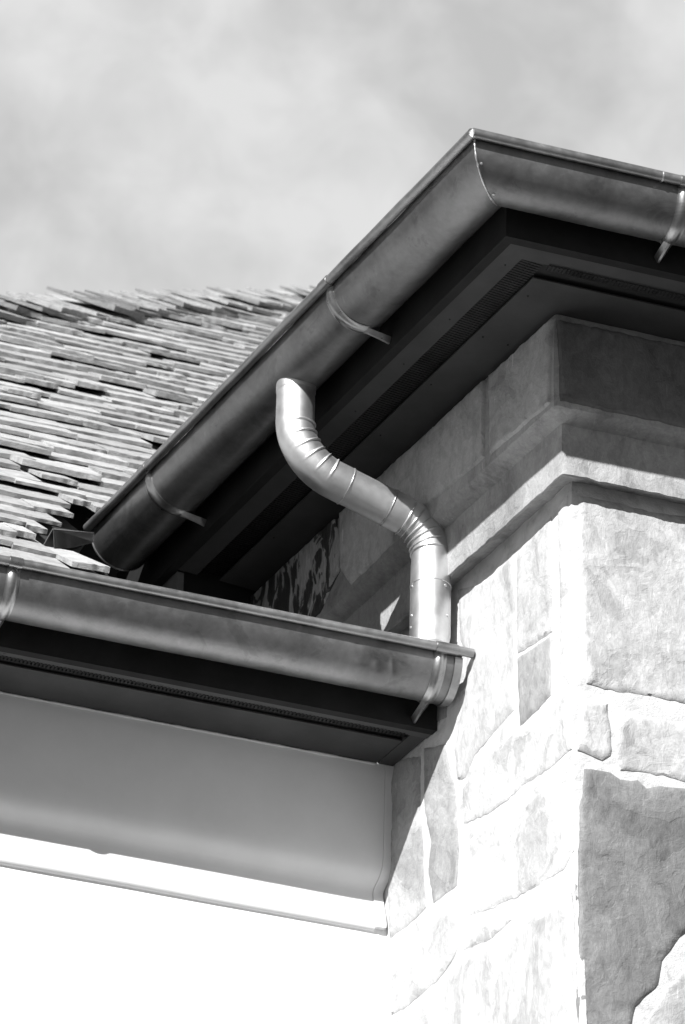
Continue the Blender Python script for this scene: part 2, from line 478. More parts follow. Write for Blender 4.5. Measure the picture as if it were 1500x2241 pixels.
rect_course(ST_A, 'v', 0.48, 2.3, -0.19, -0.02, (0.38, 0.3, 0.42))
rect_course(ST_A, 'w', 0.48, 2.3, -0.58, -0.23, (0.2, 0.33, 0.4))
rect_course(ST_A, 'x', 0.48, 2.3, -0.95, -0.62, (0.3, 0.36, 0.42))
rect_course(ST_A, 'y', 0.05, 2.3, -1.45, -1.0, (0.3, 0.36, 0.42))
rect_course(ST_B, 'y', 0.05, 0.92, -1.45, -1.0, (0.3, 0.4, 0.42))

def add_flag(bm, lay, poly, tone, face, t0, proud, seed, midx, bat=True):
    """a flag: ragged outline, worn arris, slightly uneven face"""
    f = pA if face == 'A' else pB
    rr = random.Random(seed)
    # area sign
    ar = sum(poly[i][0]*poly[(i+1) % len(poly)][1]-poly[(i+1) % len(poly)][0]*poly[i][1] for i in range(len(poly)))
    pts = poly if ar > 0 else poly[::-1]
    out = []
    n_ = len(pts)
    for i in range(n_):
        a, b_ = Vector(pts[i]), Vector(pts[(i+1) % n_])
        L = (b_-a).length
        k = max(1, int(L/0.014))
        nrm = Vector((b_-a)); nrm = Vector((nrm.y, -nrm.x)).normalized()
        for j in range(k):
            p = a.lerp(b_, j/k)
            d = 0.0032*nz(p.x, p.y, seed*1.7, 14) + 0.0030*nz(p.x, p.y, seed*2.3, 55) + rr.uniform(-.0012, .0012)
            out.append(p + nrm*d)
    cx = sum(p.x for p in out)/len(out); cz = sum(p.y for p in out)/len(out)
    c = Vector((cx, cz))
    loops = []
    for (ins, h) in ((-0.004, -0.010), (0.0, proud*0.35), (0.004, proud)):
        row = []
        m_ = len(out)
        for i, p in enumerate(out):
            tg = (out[(i+1) % m_] - out[i-1])
            nr = Vector((tg.y, -tg.x))
            if nr.length > 1e-9: nr.normalize()
            qd = p - nr*ins
            hh = h
            row.append(bm.verts.new(f(qd.x, t0 + (batter(qd.y) if bat else 0) + hh, qd.y)))
        loops.append(row)
    fs = []
    for a, b_ in zip(loops[:-1], loops[1:]):
        for i in range(len(a)):
            k = (i+1) % len(a)
            fs.append(bm.faces.new((a[i], a[k], b_[k], b_[i])))
    # cleft face: a fine net inside the outline, stepped where layers have split off
    ins_last = 0.004
    m_ = len(out)
    ring = []
    for i, p in enumerate(out):
        tg = (out[(i+1) % m_] - out[i-1]); nr = Vector((tg.y, -tg.x))
        if nr.length > 1e-9: nr.normalize()
        ring.append(p - nr*ins_last)
    def inside(q):
        c_in = False; j = m_-1
        for i in range(m_):
            if (ring[i].y > q.y) != (ring[j].y > q.y) and q.x < (ring[j].x-ring[i].x)*(q.y-ring[i].y)/(ring[j].y-ring[i].y)+ring[i].x: c_in = not c_in
            j = i
        return c_in
    step = 0.009
    x0, x1 = min(p.x for p in ring), min(max(p.x for p in ring), 1.2); y0, y1 = max(min(p.y for p in ring), -1.1), max(p.y for p in ring)
    inner = []
    yy = y0 + step
    while yy < y1:
        xx = x0 + step
        while xx < x1:
            qd = Vector((xx + rr.uniform(-.003, .003), yy + rr.uniform(-.003, .003)))
            if inside(qd) and min((qd-p).length for p in ring) > 0.006: inner.append(qd)
            xx += step
        yy += step
    allp = ring + inner
    vc, ec, fc, ov, oe, of = geometry.delaunay_2d_cdt([Vector((p.x, p.y)) for p in allp], [(i, (i+1) % m_) for i in range(m_)], [], 1, 1e-6)
    vmap = []
    for i, p in enumerate(vc):
        src = ov[i]
        if src and src[0] < m_:
            vmap.append(loops[-1][src[0]])
        else:
            k = nz(p.x, p.y, seed*3.1, 7) + 0.5*nz(p.x, p.y, seed*1.3, 21)
            st = (0.0 if k < -0.12 else 0.0016 if k < 0.16 else 0.0030)
            hh = proud + st + 0.0011*nz(p.x, p.y, seed*5.1, 50) + 0.0008*nz(p.x, p.y*0.5, seed*7.1, 110)
            vmap.append(bm.verts.new(f(p.x, t0 + (batter(p.y) if bat else 0) + hh, p.y)))
    for tri in fc:
        try: fs.append(bm.faces.new([vmap[i] for i in tri]))
        except ValueError: pass
    for x in fs:
        x[lay] = tone; x.material_index = midx

bm = bmesh.new(); lay = bm.faces.layers.float.new('tone')
sd = 1
for face, D in (('B', ST_B), ('A', ST_A)):
    for k, (poly, tone, mi) in D.items():
        add_flag(bm, lay, poly, tone, face, 0.0, 0.0024 if face == 'B' else 0.0036, sd, mi); sd += 1
flags = obj('flagstone_facing', bm, [M_STONE, M_STONE_S], tower, smooth=35)

# flags of the top course
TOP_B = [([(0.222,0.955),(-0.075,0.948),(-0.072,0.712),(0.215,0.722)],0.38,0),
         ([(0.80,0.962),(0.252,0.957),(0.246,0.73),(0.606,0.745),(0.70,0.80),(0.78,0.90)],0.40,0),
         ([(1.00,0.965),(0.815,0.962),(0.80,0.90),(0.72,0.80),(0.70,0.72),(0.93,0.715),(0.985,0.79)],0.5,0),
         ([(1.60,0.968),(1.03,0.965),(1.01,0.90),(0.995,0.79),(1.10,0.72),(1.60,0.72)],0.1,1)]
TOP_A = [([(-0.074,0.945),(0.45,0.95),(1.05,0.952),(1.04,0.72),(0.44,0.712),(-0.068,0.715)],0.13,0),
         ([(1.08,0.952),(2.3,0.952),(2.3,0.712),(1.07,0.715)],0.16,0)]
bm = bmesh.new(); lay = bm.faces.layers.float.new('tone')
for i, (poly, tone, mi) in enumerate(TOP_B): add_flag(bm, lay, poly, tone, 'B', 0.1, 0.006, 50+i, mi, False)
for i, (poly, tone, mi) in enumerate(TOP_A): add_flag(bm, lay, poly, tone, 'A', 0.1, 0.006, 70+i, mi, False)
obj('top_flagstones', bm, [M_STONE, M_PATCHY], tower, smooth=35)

# ------------------------------------------------------------------ eaves
def comb(bm, fmap, u0, u1, t0, t1, z, pitch=0.0098, teeth=None):
    """perforated vent strip with a cut, toothed outer edge"""
    th = 0.0012
    n_ = int((u1-u0)/pitch)
    for i in range(n_):
        u = u0 + i*pitch
        a = fmap(u, t0, z); 
        box(bm, a, fmap(u+0.0048, t0, z)-a, fmap(u, t1+0.0075, z)-a, Vector((0, 0, th)))
    for k in range(6):
        t = t0 + (t1-t0)*(k+0.3)/6
        a = fmap(u0, t, z+th)
        box(bm, a, fmap(u1, t, z+th)-a, fmap(u0, t+0.0035, z+th)-a, Vector((0, 0, th)))

upper_eave = empty('tower_eave', 'dark painted eave of the stone tower with boxed soffit turning its corner', 'eave', (0, 0, GROUND), 'dark boxed eaves')
mitre = lambda t: MIT*t
LB, LA = 1.47, 2.4
def both(name, prof, m, par, smooth=None, endB=LB, endA=LA, seg=1):
    bm = bmesh.new()
    sweep(bm, prof, pA, mitre, endA, seg)
    obj(name, bm, m, par, smooth)
    bm = bmesh.new()
    sweep(bm, prof, pB, mitre, endB, seg)
    obj(name, bm, m, par, smooth)
both('fascia_board', [(0.362,0.963),(0.362,1.10),(0.336,1.10),(0.336,0.963)], M_FASC, upper_eave, endB=1.80)
both('edge_board', [(0.3355,0.966),(0.3355,0.990),(0.278,0.990),(0.278,0.968)], M_SOFF, upper_eave)
both('soffit_board', [(0.212,0.970),(0.212,0.974),(0.02,0.974),(0.02,0.970)], M_SOFF, upper_eave)
both('slot_shade_lining', [(0.2775,0.984),(0.2775,0.99),(0.15,0.99),(0.15,0.984)], M_DARK, upper_eave)  # near-black sheet, painting in the shade of the open vent slot
bm = bmesh.new(); comb(bm, pA, -0.17, LA, 0.262, 0.278, 0.9625); obj('vent_mesh', bm, M_MESH, upper_eave)
bm = bmesh.new(); comb(bm, pB, -0.235, LB, 0.2125, 0.276, 0.9785); obj('vent_mesh', bm, M_MESH, upper_eave)
# roof deck and closing boards at the far end
bm = bmesh.new()
sweep(bm, [(0.36,1.101),(0.36,1.115),(-0.7,1.45),(-0.7,1.43)], pA, mitre, LA)
sweep(bm, [(0.36,1.101),(0.36,1.115),(-0.7,1.45),(-0.7,1.43)], pB, mitre, 1.8)
obj('roof_deck', bm, M_DARK, upper_eave)
bm = bmesh.new()
a = pB(1.4705, 0.3355, 0.25); box(bm, a, BD*0.36, -NB*0.02, Vector((0,0,0.712)))
obj('cheek_board', bm, M_CHEEK, upper_eave)
bm = bmesh.new()
a = pB(1.492, 0.314, 0.25); box(bm, a, BD*0.02, -NB*0.33, Vector((0,0,0.86)))
obj('back_board', bm, M_FASC, upper_eave)
# nail heads in the soffit
for s, t in ((-0.11,0.185),(0.10,0.19),(0.10,0.12),(0.35,0.195),(0.62,0.19),(0.9,0.195),(1.2,0.19),(0.07,0.30),(0.30,0.30),(-0.2,0.30),(0.55,0.30),(0.85,0.30)):
    bm = bmesh.new(); p = pB(s, t, 0.969 if t < 0.25 else 0.967); tube(bm, [p, p+Vector((0,0,-0.0015))], 0.0022, 8)
    obj('nail_head', bm, M_DARK, upper_eave)

lower_eave = empty('wing_eave', 'dark painted eave of the low wing with flaking edge board above white wall', 'eave', (-1.5, 0.8, GROUND), 'dark boxed eaves')
XL = -3.6
def lower(name, prof, m, par, e=0.002, e2=None, smooth=None, seg=1, wob=None):
    """profile in (y, z), butting against the tower's left face"""
    bm = bmesh.new()
    f = lambda u, y, z: Vector((u, y, z))
    sweep(bm, prof, f, XL, (lambda y: xin(y, e)), seg, wob=wob)
    return obj(name, bm, m, par, smooth)
lower('fascia_board', [(0.638,0.184),(0.638,0.35),(0.662,0.35),(0.662,0.184)], M_FASC, lower_eave)
lower('edge_board', [(0.6625,0.186),(0.6625,0.21),(0.688,0.21),(0.688,0.186)], M_FLAKE, lower_eave)
lower('soffit_board', [(0.730,0.190),(0.730,0.194),(0.90,0.194),(0.90,0.190)], M_SOFF, lower_eave, e=0.045)
lower('slot_shade_lining', [(0.6885,0.203),(0.6885,0.21),(0.80,0.21),(0.80,0.203)], M_DARK, lower_eave)  # slot's shade put in as a near-black sheet here too
bm = bmesh.new()
a = Vector((xin(0.689, 0.044), 0.689, 0.188)); ax = Vector((xin(0.689, 0.003)-xin(0.689, 0.044), 0, 0))
box(bm, a, ax, BD*0.17, Vector((0, 0, 0.022)))
obj('return_board', bm, M_SOFF, lower_eave)
bm = bmesh.new(); comb(bm, lambda u, t, z: Vector((u, -t, z)), XL, xin(0.70, 0.05), -0.699, -0.6885, 0.1835); obj('vent_mesh', bm, M_MESH, lower_eave)

# ------------------------------------------------------------------ white wall with its moulded frieze
wall = empty('white_wall', 'white rendered wall of the low wing with a moulded frieze under the eave', 'wall', (-1.5, 0.94, GROUND))
lower('wall_face', [(0.906,GROUND),(0.906,-0.24),(1.1,-0.24),(1.1,GROUND)], M_RENDER, wall, e=-0.06)
fr = [(0.862,0.196),(0.862,0.10),(0.862,0.0),(0.8622,-0.030),(0.8620,-0.056),(0.8640,-0.080),(0.868,-0.095),(0.874,-0.106),(0.882,-0.115),(0.891,-0.1225),(0.900,-0.129),(0.908,-0.136),(0.912,-0.143),(0.912,-0.150),(0.908,-0.172),(0.902,-0.195),(0.896,-0.216),
      (0.8930,-0.230),(0.8922,-0.238),(0.8930,-0.245),(0.8955,-0.250),(0.8995,-0.2535),(0.9065,-0.255),(1.0,-0.255),(1.0,-0.19),(1.0,0.196)]
frieze = lower('frieze', fr, M_PLAS, wall, e=0.022, smooth=40, seg=60, wob=lambda u, y, z: (0.0012*nz(u, y, z, 5), 0.0015*nz(u, 3, z, 3)))
# end bead of the frieze against the stone
bm = bmesh.new()
f = lambda u, y, z: Vector((u, y, z))
sweep(bm, [(p[0]-0.003, p[1]) for p in fr[:20]] + [(0.97,-0.25),(0.97,0.19)], f, lambda y: xin(y, 0.0215), lambda y: xin(y, -0.004))
obj('end_trim', bm, M_PLAS, wall, 40)
# joint of sealant along the soffit
bm = bmesh.new()
rows = []
for i in range(240):
    x = XL + (xin(0.86, 0.05)-XL)*i/239
    r = 0.003 + 0.0022*max(-0.9, nz(x, 0, 1, 14) + 0.8*nz(x, 0, 1, 40))
    rows.append((x, r))
tube(bm, [Vector((x, 0.861, 0.187)) for x, r in rows], [r for x, r in rows], 6)
obj('caulk_line', bm, M_PLAS, wall, 60)

# ------------------------------------------------------------------ gutters
def gutter_prof(tc, zc, R, thick=0.002, lift=0.012, n=26, sgn=1):
    """outer arc from the back round the bottom to the front, then the inner arc back"""
    o, i = [], []
    for k in range(n+1):
        a = math.pi + math.pi*k/n
        o.append((tc + sgn*R*math.cos(a), zc + R*math.sin(a)))
        i.append((tc + sgn*(R-thick)*math.cos(a), zc + (R-thick)*math.sin(a)))
    o = [(tc - sgn*R, zc+0.03)] + o + [(tc + sgn*R, zc+lift)]
    i = [(tc - sgn*(R-thick), zc+0.03)] + i + [(tc + sgn*(R-thick), zc+lift)]
    return o + i[::-1]
def wobble(amp, seed):
    return lambda u, t, z: (amp*nz(u, z*2, seed, 4.0), amp*nz(u, t*2, seed+5, 4.0))

def bead(bm, path, r, n=14): tube(bm, path, r, n)

def arc_pts(tc, zc, R, a0, a1, n):
    return [(tc + R*math.cos(a0+(a1-a0)*k/n), zc + R*math.sin(a0+(a1-a0)*k/n)) for k in range(n+1)]

def bracket(name, par, fmap, u, tc, zc, R, tback, w=0.026, tail=True):
    """strap under the gutter with a rounded rib, a clip round the bead and a flat tail back to the fascia"""
    rows = []
    bm = bmesh.new()
    n_ = 30
    for k in range(n_+1):
        a = math.radians(8) - math.radians(8+128)*k/n_          # from the bead down and under
        row = []
        for j in range(9):
            v = (j/8-0.5)
            hgt = 0.0015 + 0.0062*max(0, 1-(abs(v)*2.6)**2) if abs(v) < 0.385 else 0.0015
            wv = w*(1 if k < n_*0.8 else 1-(k-n_*0.8)/(n_*0.2)*0.35)
            r = R + hgt
            row.append(bm.verts.new(fmap(u+v*wv, tc+r*math.cos(a), zc+r*math.sin(a))))
        rows.append(row)
    inner = []
    for k in range(n_+1):
        a = math.radians(8) - math.radians(136)*k/n_
        inner.append([bm.verts.new(fmap(u-w*0.5, tc+(R-0.0005)*math.cos(a), zc+(R-0.0005)*math.sin(a))),
                      bm.verts.new(fmap(u+w*0.5, tc+(R-0.0005)*math.cos(a), zc+(R-0.0005)*math.sin(a)))])
    grid_faces(bm, rows)
    for k in range(n_):
        bm.faces.new((rows[k][0], rows[k+1][0], inner[k+1][0], inner[k][0]))
        bm.faces.new((rows[k][8], rows[k+1][8], inner[k+1][1], inner[k][1]))
    o = obj(name, bm, M_BRK, par, 45)
    # clip on the bead
    bm = bmesh.new()
    tb, zb = tc+R+0.012, zc+0.016
    tube(bm, [fmap(u-w*0.5, tb, zb), fmap(u+w*0.5, tb, zb)], 0.0142, 16)
    obj('clip', bm, M_BRK, o, 45)
    # tail
    bm = bmesh.new()
    z0 = zc-R-0.004
    A0 = -math.radians(100)
    t0, zz0 = tc+(R+0.004)*math.cos(A0), zc+(R+0.004)*math.sin(A0)
    rows = []
    for k in range(7):
        q_ = k/6
        t = t0 + (tback-t0)*q_
        zt = zz0 - 0.004*q_
        ww = w*0.36*(1-0.15*q_)
        hh = 0.008 + 0.012*q_*q_
        rows.append([bm.verts.new(fmap(u-ww, t, zt+0.003)), bm.verts.new(fmap(u+ww, t, zt+0.003)),
                     bm.verts.new(fmap(u+ww*0.25, t, zt-hh*0.6)), bm.verts.new(fmap(u-ww*0.25, t, zt-hh*0.6))])
    for a, b_ in zip(rows[:-1], rows[1:]):
        for i in range(4):
            k = (i+1) % 4
            bm.faces.new((a[i], a[k], b_[k], b_[i]))
    bm.faces.new(rows[0]); bm.faces.new(rows[-1])
    obj('tail', bm, M_BRK, o, 30)
    return o

# --- upper gutter, turning the tower corner
TC, ZC, R = 0.447, 1.085, 0.083
gut = empty('roof_gutter', 'upper half round zinc gutter turning the tower corner and feeding the bent pipe', 'gutter', pB(0.4, TC, ZC-R), 'half round zinc gutters')
GB = 1.60
prof = gutter_prof(TC, ZC, R)
bm = bmesh.new(); sweep(bm, prof, pB, mitre, GB, 60, wob=wobble(0.0012, 2)); obj('gutter_channel', bm, M_GUT, gut, 40)
bm = bmesh.new(); sweep(bm, prof, pA, mitre, LA, 60, wob=wobble(0.0012, 6)); obj('gutter_channel', bm, M_GUT, gut, 40)
tb, zb, rb = TC+R+0.012, ZC+0.016, 0.0125
bm = bmesh.new(); tube(bm, [pB(MIT*tb + (GB+0.004-MIT*tb)*i/50, tb+0.0012*nz(i, 0, 3, .23), zb+0.0012*nz(i, 0, 9, .23)) for i in range(51)], rb, 16); obj('rolled_rim', bm, M_GUT_D, gut, 45)
bm = bmesh.new(); tube(bm, [pA(MIT*tb + (LA-MIT*tb)*i/50, tb+0.0012*nz(i, 4, 3, .23), zb+0.0015*nz(i, 4, 9, .23)) for i in range(51)], rb, 16); obj('rolled_rim', bm, M_GUT_D, gut, 45)
# mitre seam
bm = bmesh.new()
pts = arc_pts(TC, ZC, R+0.0008, math.radians(6), -math.radians(115), 70)
tube(bm, [pA(MIT*t, t, z) for t, z in pts], [0.0022+0.0016*max(-.8, nz(i, 2, 1, .35)+.6*nz(i, 5, 1, .9)) for i in range(71)], 8)
seam = obj('mitre_seam', bm, M_SOLD, gut, 60)
for ang, du in ((-34, 0.010), (-82, 0.014)):
    bm = bmesh.new()
    t, z = TC+(R)*math.cos(math.radians(ang)), ZC+R*math.sin(math.radians(ang))
    p = pA(MIT*t+du, t, z); nn = Vector((0, -math.cos(math.radians(ang)), math.sin(math.radians(ang))))
    tube(bm, [p, p+nn*0.002, p+nn*0.003], [0.0035, 0.0032, 0.001], 10)
    obj('rivet', bm, M_SOLD, gut, 40)
# end cap
bm = bmesh.new()
capp = arc_pts(TC, ZC, R-0.001, math.pi, 2*math.pi, 24)
v0 = [bm.verts.new(pB(GB-0.003, t, z)) for t, z in capp]; v1 = [bm.verts.new(pB(GB-0.006, t, z)) for t, z in capp]
bm.faces.new(v0); bm.faces.new(v1)
for i in range(len(v0)-1): bm.faces.new((v0[i], v0[i+1], v1[i+1], v1[i]))
cap = obj('end_cap', bm, M_GUT, gut)
bm = bmesh.new()
tube(bm, [pB(GB, t, z) for t, z in arc_pts(TC, ZC, R+0.0005, math.radians(4), -math.radians(182), 40)], 0.0032, 8)
obj('cap_rim', bm, M_BRK, cap, 60)
bracket('gutter_bracket', gut, pB, 0.262, TC, ZC, R, 0.3625, w=0.038)
bracket('gutter_bracket', gut, pB, 1.262, TC, ZC, R, 0.3625, w=0.038)
bracket('gutter_bracket', gut, pA, 0.078, TC, ZC, R, 0.3625, w=0.036)
# lap joint on the right-hand run
bm = bmesh.new()
tube(bm, [pA(0.012, tb, zb), pA(0.015, tb, zb)], rb+0.0018, 16); obj('lap_joint', bm, M_SOLD, gut, 45)

# --- lower gutter
YC, ZL, RL = 0.5385, 0.290, 0.079
TL = -YC
gut2 = empty('roof_gutter', 'lower half round zinc gutter with dents and stains ending against the stone face', 'gutter', (-0.8, YC, ZL-RL), 'half round zinc gutters')
XE = xin(YC, 0.020)
prof = gutter_prof(TL, ZL, RL, n=44)
def dented(u, t, z):
    a_, b_ = wobble(0.0012, 12)(u, t, z)
    for (du, dz, su, sz, dp) in ((-0.375, 0.287, 0.010, 0.009, .0030), (-0.335, 0.300, 0.012, 0.007, -.0024), (-0.36, 0.243, 0.016, 0.008, .0030), (-0.315, 0.240, 0.012, 0.008, .0030), (-0.275, 0.246, 0.007, 0.014, .0034)):
        if t > TL:
            k_ = math.exp(-((u-du+0.3*(z-dz))/su)**2 - ((z-dz)/sz)**2)
            a_ -= dp*k_; b_ += dp*0.5*k_
    return a_, b_
bm = bmesh.new(); sweep(bm, prof, pA, XL, -0.48, 60, wob=wobble(0.0012, 12)); sweep(bm, prof, pA, -0.48, XE, 110, wob=dented, caps=False); bmesh.ops.remove_doubles(bm, verts=bm.verts[:], dist=0.0002); obj('gutter_channel', bm, M_GUT, gut2, 40)
tb2, zb2 = TL+RL+0.012, ZL+0.016
bm = bmesh.new(); tube(bm, [pA(XL + (-0.155-XL)*i/60, tb2+0.0012*nz(i, 8, 3, .23), zb2+0.0012*nz(i, 8, 9, .23)) for i in range(61)], 0.0118, 16); obj('rolled_rim', bm, M_GUT_D, gut2, 45)
bm = bmesh.new()
tube(bm, [pA(-0.158, tb2, zb2), pA(-0.118, tb2, zb2), pA(-0.117, tb2, zb2), pA(xin(-tb2, 0.010), tb2, zb2)], [0.0138, 0.0138, 0.0118, 0.0118], 18); obj('rim_sleeve', bm, M_BRK, gut2, 30)
bm = bmesh.new()
capp = arc_pts(TL, ZL, RL-0.001, math.pi, 2*math.pi, 24)
v0 = [bm.verts.new(pA(XE-0.003, t, z)) for t, z in capp]; v1 = [bm.verts.new(pA(XE-0.006, t, z)) for t, z in capp]
bm.faces.new(v0); bm.faces.new(v1)
for i in range(len(v0)-1): bm.faces.new((v0[i], v0[i+1], v1[i+1], v1[i]))
cap = obj('end_cap', bm, M_GUT, gut2)
bm = bmesh.new()
rows = []
for t, z in arc_pts(0, 0, 1, math.radians(2), -math.radians(180), 40):
    rows.append([bm.verts.new(pA(XE-0.020, TL+t*(RL+0.0008), ZL+z*(RL+0.0008))), bm.verts.new(pA(XE-0.019, TL+t*(RL+0.0032), ZL+z*(RL+0.0032))),
                 bm.verts.new(pA(XE+0.001, TL+t*(RL+0.0032), ZL+z*(RL+0.0032))), bm.verts.new(pA(XE+0.0015, TL+t*(RL-0.004), ZL+z*(RL-0.004)))])
grid_faces(bm, rows)
obj('cap_rim', bm, M_BRK, cap, 40)
bracket('gutter_bracket', gut2, pA, -1.241, TL, ZL, RL, -0.6375, w=0.032)
bracket('gutter_bracket', gut2, pA, -0.158, TL, ZL, RL, -0.6375, w=0.032)

# ------------------------------------------------------------------ downpipe between the two gutters
P0 = pB(0.592, TC, ZC-R+0.016)
P1 = Vector((-0.157, YC, ZL+0.02))
RP = 0.0485
hd = Vector((P1.x-P0.x, P1.y-P0.y, 0)); Lh = hd.length; hd.normalize()
pipe = empty('downpipe', 'bright zinc downpipe with two pleated bends linking the upper and lower gutters', 'downpipe', P1)
zA, zB = 0.80, 0.694          # heights where the legs' axes meet the sloping middle
QA, QB = Vector((P0.x, P0.y, zA)), Vector((P1.x, P1.y, zB))
md_ = (QB-QA).normalized()
dn_ = Vector((0, 0, -1))
def bend(c, d0, d1, cut, n=48):
    """points of a circular bend tangent to both legs, cut = distance from the corner"""
    a, b_ = c - d0*cut, c + d1*cut
    ang = d0.angle(d1); rad = cut/math.tan(ang/2)
    nrm = (d1 - d0*d0.dot(d1)).normalized()
    cen = a + nrm*rad
    out = []
    for i in range(n+1):
        th = ang*i/n
        out.append(cen - nrm*rad*math.cos(th) + d0*rad*math.sin(th))
    return out, cen
cutA, cutB = 0.115, 0.085
bA, cenA = bend(QA, dn_, md_, cutA)
bB, cenB = bend(QB, md_, dn_, cutB)
side = dn_.cross(md_).normalized()
def pleat(cen, path, count, amp, lo=0.02, hi=0.98):
    """creases standing proud on the inside of the bend, fading to the outside"""
    m_ = len(path)
    def fn(i, a, r):
        f = i/(m_-1)
        p = path[i]
        d = (path[min(i+1, m_-1)]-path[max(i-1, 0)]).normalized()
        x = side.cross(d).normalized() if False else None
        up = side
        x = up.cross(d).normalized(); y = d.cross(x)
        v = x*math.cos(a) + y*math.sin(a)
        inn = v.dot((cen-p).normalized())
        wgt = max(0.0, min(1.0, (inn+0.75)/0.9))
        k = (f-lo)/(hi-lo)*count
        fr_ = k - math.floor(k)
        ridge = 0.0
        if 0 <= k <= count+0.02:
            ridge = max(0, 1-abs(fr_-0.5)/0.13)
            saw = -0.35*(1-abs(fr_-0.5)*2)
            ridge = ridge + saw*0.25
        return r*(1 + amp*ridge*wgt)
    return fn
def straight(name, a, b_, r, seg=6, ends=None):
    bm = bmesh.new()
    tube(bm, [a.lerp(b_, i/seg) for i in range(seg+1)], r, 40, caps=False, frame_up=side)
    return obj(name, bm, M_PIPE, pipe, 40)
def seg_pts(a, b_, n): return [a.lerp(b_, i/n) for i in range(n)]
# upper leg + bend as one elbow
pathA = seg_pts(P0, bA[0], 10) + bA
off = 10
NA = 150
bAf, cenA = bend(QA, dn_, md_, cutA, NA)
bm = bmesh.new(); fnA = pleat(cenA, bAf, 6, 0.08)
pathA = seg_pts(P0, bAf[0], 8) + bAf + [bAf[-1] + md_*0.012*k for k in (1, 2, 3)]
tube(bm, pathA, RP, 48, caps=False, frame_up=side, rfun=lambda i, a, r: fnA(i-8, a, r) if 8 <= i <= 8+NA else r)
elbowA = obj('upper_elbow', bm, M_PIPE, pipe, 50)
# outlet collar under the gutter
bm = bmesh.new()
rows = tube(bm, [P0 + Vector((0,0,0.02)), P0 + Vector((0,0,-0.02)), P0 + Vector((0,0,-0.024))], [RP+0.0018, RP+0.0018, RP+0.0004], 40, caps=False, frame_up=side)
obj('outlet_collar', bm, M_PIPE, pipe, 40)
# middle length
mA = bAf[-1] + md_*0.03
bBf, cenB = bend(QB, md_, dn_, cutB, NA)
mB = bBf[0] - md_*0.035
bm = bmesh.new(); tube(bm, [mA + (mB-mA)*i/8 for i in range(9)], RP-0.001, 48, caps=False, frame_up=side); obj('middle_pipe', bm, M_PIPE, pipe, 50)
# lower elbow
bm = bmesh.new(); fnB = pleat(cenB, bBf, 6, 0.085)
pathB = [mB + (bBf[0]-mB)*i/4 for i in range(4)] + bBf + [bBf[-1] + dn_*0.01*k for k in (1, 2, 3)]
tube(bm, pathB, RP+0.0006, 48, caps=False, frame_up=side, rfun=lambda i, a, r: fnB(i-4, a, r) if 4 <= i <= 4+NA else r)
obj('lower_elbow', bm, M_PIPE, pipe, 50)
# lower leg: two sleeves and a swaged end inside the gutter
e0 = bBf[-1] + dn_*0.022
zs = [e0.z, e0.z-0.075, 0.385, 0.37, 0.352, 0.342, ZL-RL+0.03]
rs = [RP+0.0016, RP+0.0022, RP+0.0022, RP-0.0005, RP+0.001, RP-0.003, RP-0.004]
bm = bmesh.new(); tube(bm, [Vector((P1.x, P1.y, z)) for z in zs], rs, 48, caps=False, frame_up=Vector((0, 1, 0))); low = obj('lower_pipe', bm, M_PIPE, pipe, 25)
bm = bmesh.new(); zc_ = e0.z-0.062
tube(bm, [Vector((P1.x, P1.y, z)) for z in (zc_+0.001, zc_, zc_-0.0018, zc_-0.003)], [RP+0.0015, RP+0.0036, RP+0.0036, RP+0.0015], 40, caps=False, frame_up=Vector((0, 1, 0))); obj('joint_ring', bm, M_PIPE, pipe, 40)
# seams on the middle length
for f_ in (0.02, 0.97):
    bm = bmesh.new(); p = mA.lerp(mB, f_)
    tube(bm, [p - md_*0.0012, p - md_*0.0006, p + md_*0.0006, p + md_*0.0012], [RP, RP+0.0016, RP+0.0016, RP], 40, caps=False, frame_up=side); obj('joint_ring', bm, M_SOLD, pipe, 40)
# screws
cd = Vector((CAM.x-P1.x, CAM.y-P1.y, 0)).normalized(); cr = Vector((0, 0, 1)).cross(cd)
for zz, sg, ww in ((e0.z-0.075, 1, 0.74), (e0.z-0.070, -1, 0.93), (0.43, 1, 0.84), (0.432, -1, 0.92), (0.40, -1, 0.95)):
    nn = (cd*math.sqrt(1-ww*ww) + cr*ww*sg).normalized()
    p = Vector((P1.x, P1.y, zz)) + nn*(RP+0.0015)
    bm = bmesh.new(); tube(bm, [p, p+nn*0.002, p+nn*0.0035], [0.0042, 0.0040, 0.0018], 10); obj('screw', bm, M_SOLD, pipe, 40)

# ------------------------------------------------------------------ slate roof of the low wing
KR, Z0, Y0 = 0.84, 0.275, 0.50
pit = math.atan(KR)
UP = Vector((0, math.cos(pit), math.sin(pit))); NR = Vector((0, -math.sin(pit), math.cos(pit)))
def on_roof(x, v, h=0.0): return Vector((x, Y0, Z0)) + UP*v + NR*h
def hip_y(x): return 5.71 + x*1.226
def roof_ok(x, y):
    s = x*BD.x + y*BD.y; t = x*NB.x + y*NB.y
    if y > hip_y(x) - 0.24: return False
    if s < 0.85: return t > 0.83
    if s < 1.15: return t > 0.88
    if s < 1.50: return t > 0.88-(s-1.15)*0.77
    if s < 1.63: return t > 0.61
    return True
roof = empty('slate_roof', 'steep roof of thick ragged slates rising behind the lower gutter to a hip', 'roof', (-1.2, 0.6, Z0))
bm = bmesh.new(); lay = bm.faces.layers.float.new('tone')
rs_ = random.Random(21)
